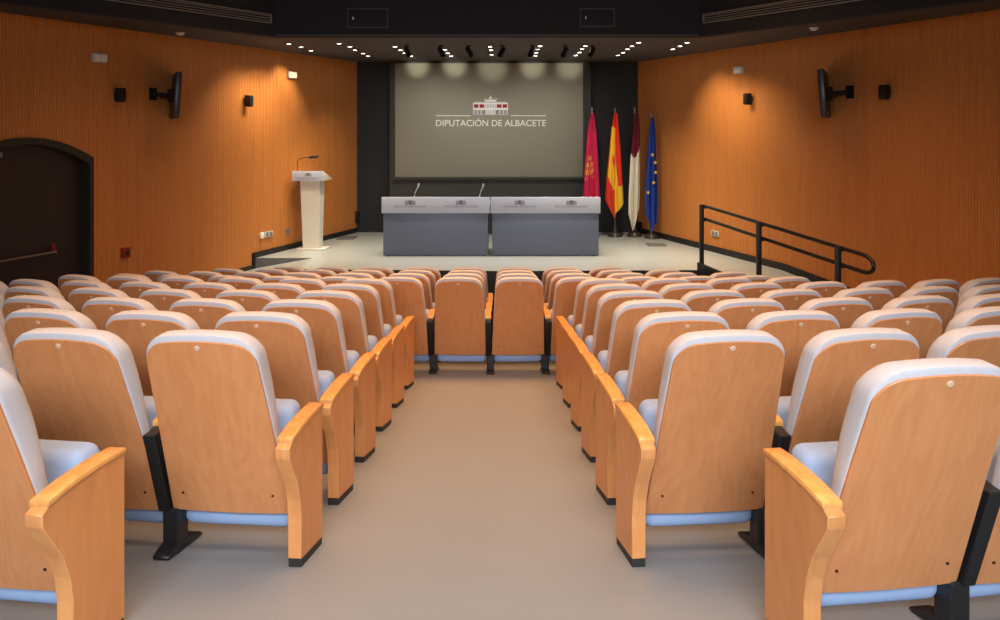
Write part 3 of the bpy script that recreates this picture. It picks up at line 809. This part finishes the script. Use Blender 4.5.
# ---------------------------------------------------------------- lamps
def lamp(kind, loc, energy, col, parent=None, **kw):
    l = bpy.data.lights.new('lamp', kind); l.energy = energy; l.color = col
    for k, v in kw.items(): setattr(l, k, v)
    o = bpy.data.objects.new('lamp_light', l); C.objects.link(o); o.location = loc
    if parent: o.parent = parent
    return o
def aim(o, d): o.rotation_euler = Vector(d).to_track_quat('-Z', 'Y').to_euler()
WARM = (1, .84, .58); NEUT = (1, .95, .84)
TRIM = simple('trim_ring', 'soffit', lambda bm: lathe(bm, [(.030, -.001), (.05, -.006), (.056, -.003), (.056, .0)], 20))
LENS = simple('lens', 'lens', lambda bm: lathe(bm, [(0, -.004), (.031, -.004), (.031, 0)], 16))
cols = [('first', [(289, 44), (301, 47), (311, 50.5)]),
        ('second', [(339, 43.5), (350, 46.5), (355, 50), (363, 53.3), (368, 56)]),
        ('third', [(395, 46.5), (400.5, 50), (404.5, 53), (411, 56)]),
        ('fourth', [(445, 49.5), (448, 53), (451, 56)]),
        ('fifth', [(490, 46.5), (491, 50), (491.5, 54.5)]),
        ('sixth', [(540, 46), (537.5, 49.3), (536.3, 52.5), (535.5, 55.5)]),
        ('seventh', [(585.5, 46), (582, 49), (579.5, 52.3), (576, 55.2)]),
        ('eighth', [(638.5, 42.5), (632, 46), (627.5, 49), (623, 52.5), (618, 55.2)]),
        ('ninth', [(687, 42.5), (680, 46), (673, 49)])]
DOWN = 70
for cn, pts_ in cols:
    n = len(pts_)
    for i, (xp, yp) in enumerate(pts_):
        x, y = ceil_pt(xp, yp); r = n-1-i
        lab = f'small lit spotlight in stage ceiling, {ORD[r]} from screen in {cn} line from lectern wall'
        t = thing('downlight', lab, 'spotlight', (x, y, CEZ), 0, 'lit spotlights in the stage ceiling')
        obj('trim_ring', TRIM, t); obj('lens', LENS, t)
        e = DOWN
        side = cn in ('first', 'second', 'eighth', 'ninth')
        l = lamp('SPOT', (0, 0, -.012), e, WARM if side else NEUT, t, spot_size=math.radians(95), spot_blend=.8, shadow_soft_size=.04)
        d = (0, 0, -1)
        if side: l.data.energy = e*1.35
        if cn == 'first': d = (-.45, .1, -1)
        if cn == 'ninth': d = (.45, .1, -1)
        if not side and r == 0: d = (0, 1, -.045); l.data.spot_size = math.radians(27); l.data.spot_blend = 1; l.data.energy = 85; l.data.color = (1, .96, .78)
        if not side and r == 1: d = (0, .9, -.75); l.data.spot_size = math.radians(80); l.data.spot_blend = 1
        aim(l, d)
# black spot cans on the stage ceiling
for i, (xp, lab) in enumerate(((407, 'first'), (441, 'second'), (469, 'third'), (502, 'fourth'), (532, 'fifth'), (565, 'sixth'), (592, 'seventh'))):
    y = 13.3; x = (xp-500)/900*y
    t = thing('spot_can', f'black tube spotlight hanging under stage ceiling, {lab} counted from the lectern side', 'spotlight', (x, y, CEZ), 0, 'black tube spotlights')
    obj('bracket', simple('bracket', 'black', lambda bm: (box(bm, -.03, .03, -.03, .03, -.025, 0, .003), tube(bm, [(0, 0, -.02), (0, 0, -.07)], .008, 8))), t)
    lean = -.55 if xp < 500 else .55
    mt = Matrix.Translation((0, 0, -.09)) @ Matrix.Rotation(-.9, 4, 'X') @ Matrix.Rotation(lean*.6, 4, 'Y')
    def can(bm): lathe(bm, [(0, .09), (.034, .085), (.04, .06), (.04, -.10), (.036, -.10), (.034, -.02), (0, -.02)], 16, mtx=mt)
    obj('tube', simple('tube', 'speaker', can), t)

# hall lighting: rows of ceiling panels (outside the picture) shining straight down on the seats
for (x, y, w, h, e, col, sp) in ((0, 1.2, 4.5, 2.6, 78, (1, .72, .50), 115), (0, 5.0, 5.5, 3.0, 135, (1, .54, .26), 110), (0, 9.2, 5.0, 2.6, 180, (1, .48, .19), 110)):
    l = lamp('AREA', (x, y, MCZ-.06), e, col, None, shape='RECTANGLE', size=w, size_y=h, spread=math.radians(sp))
l = lamp('AREA', (0, -2.6, 3.0), 125, (.79, .90, 1), None, shape='RECTANGLE', size=4, size_y=1.2, spread=math.radians(80)); aim(l, (0, 1, -.55))  # unseen cool light added behind the camera to brighten the chair backs
w = bpy.data.worlds.new('hall'); bpy.context.scene.world = w; w.use_nodes = True
w.node_tree.nodes['Background'].inputs[0].default_value = (1, .9, .8, 1); w.node_tree.nodes['Background'].inputs[1].default_value = .02

# ---------------------------------------------------------------- camera
cam = bpy.data.cameras.new('camera'); co = bpy.data.objects.new('camera', cam); C.objects.link(co)
co.location = (0, 0, EYE); co.rotation_euler = (PI/2, 0, 0)
cam.sensor_fit = 'HORIZONTAL'; cam.sensor_width = 36; cam.lens = 36*.9
cam.shift_y = -(310-123)/1000
cam.clip_start = .05
S = bpy.context.scene; S.camera = co
S.view_settings.view_transform = 'Standard'; S.view_settings.look = 'None'
S.view_settings.exposure = 0; S.view_settings.gamma = 1; S.view_settings.use_curve_mapping = False
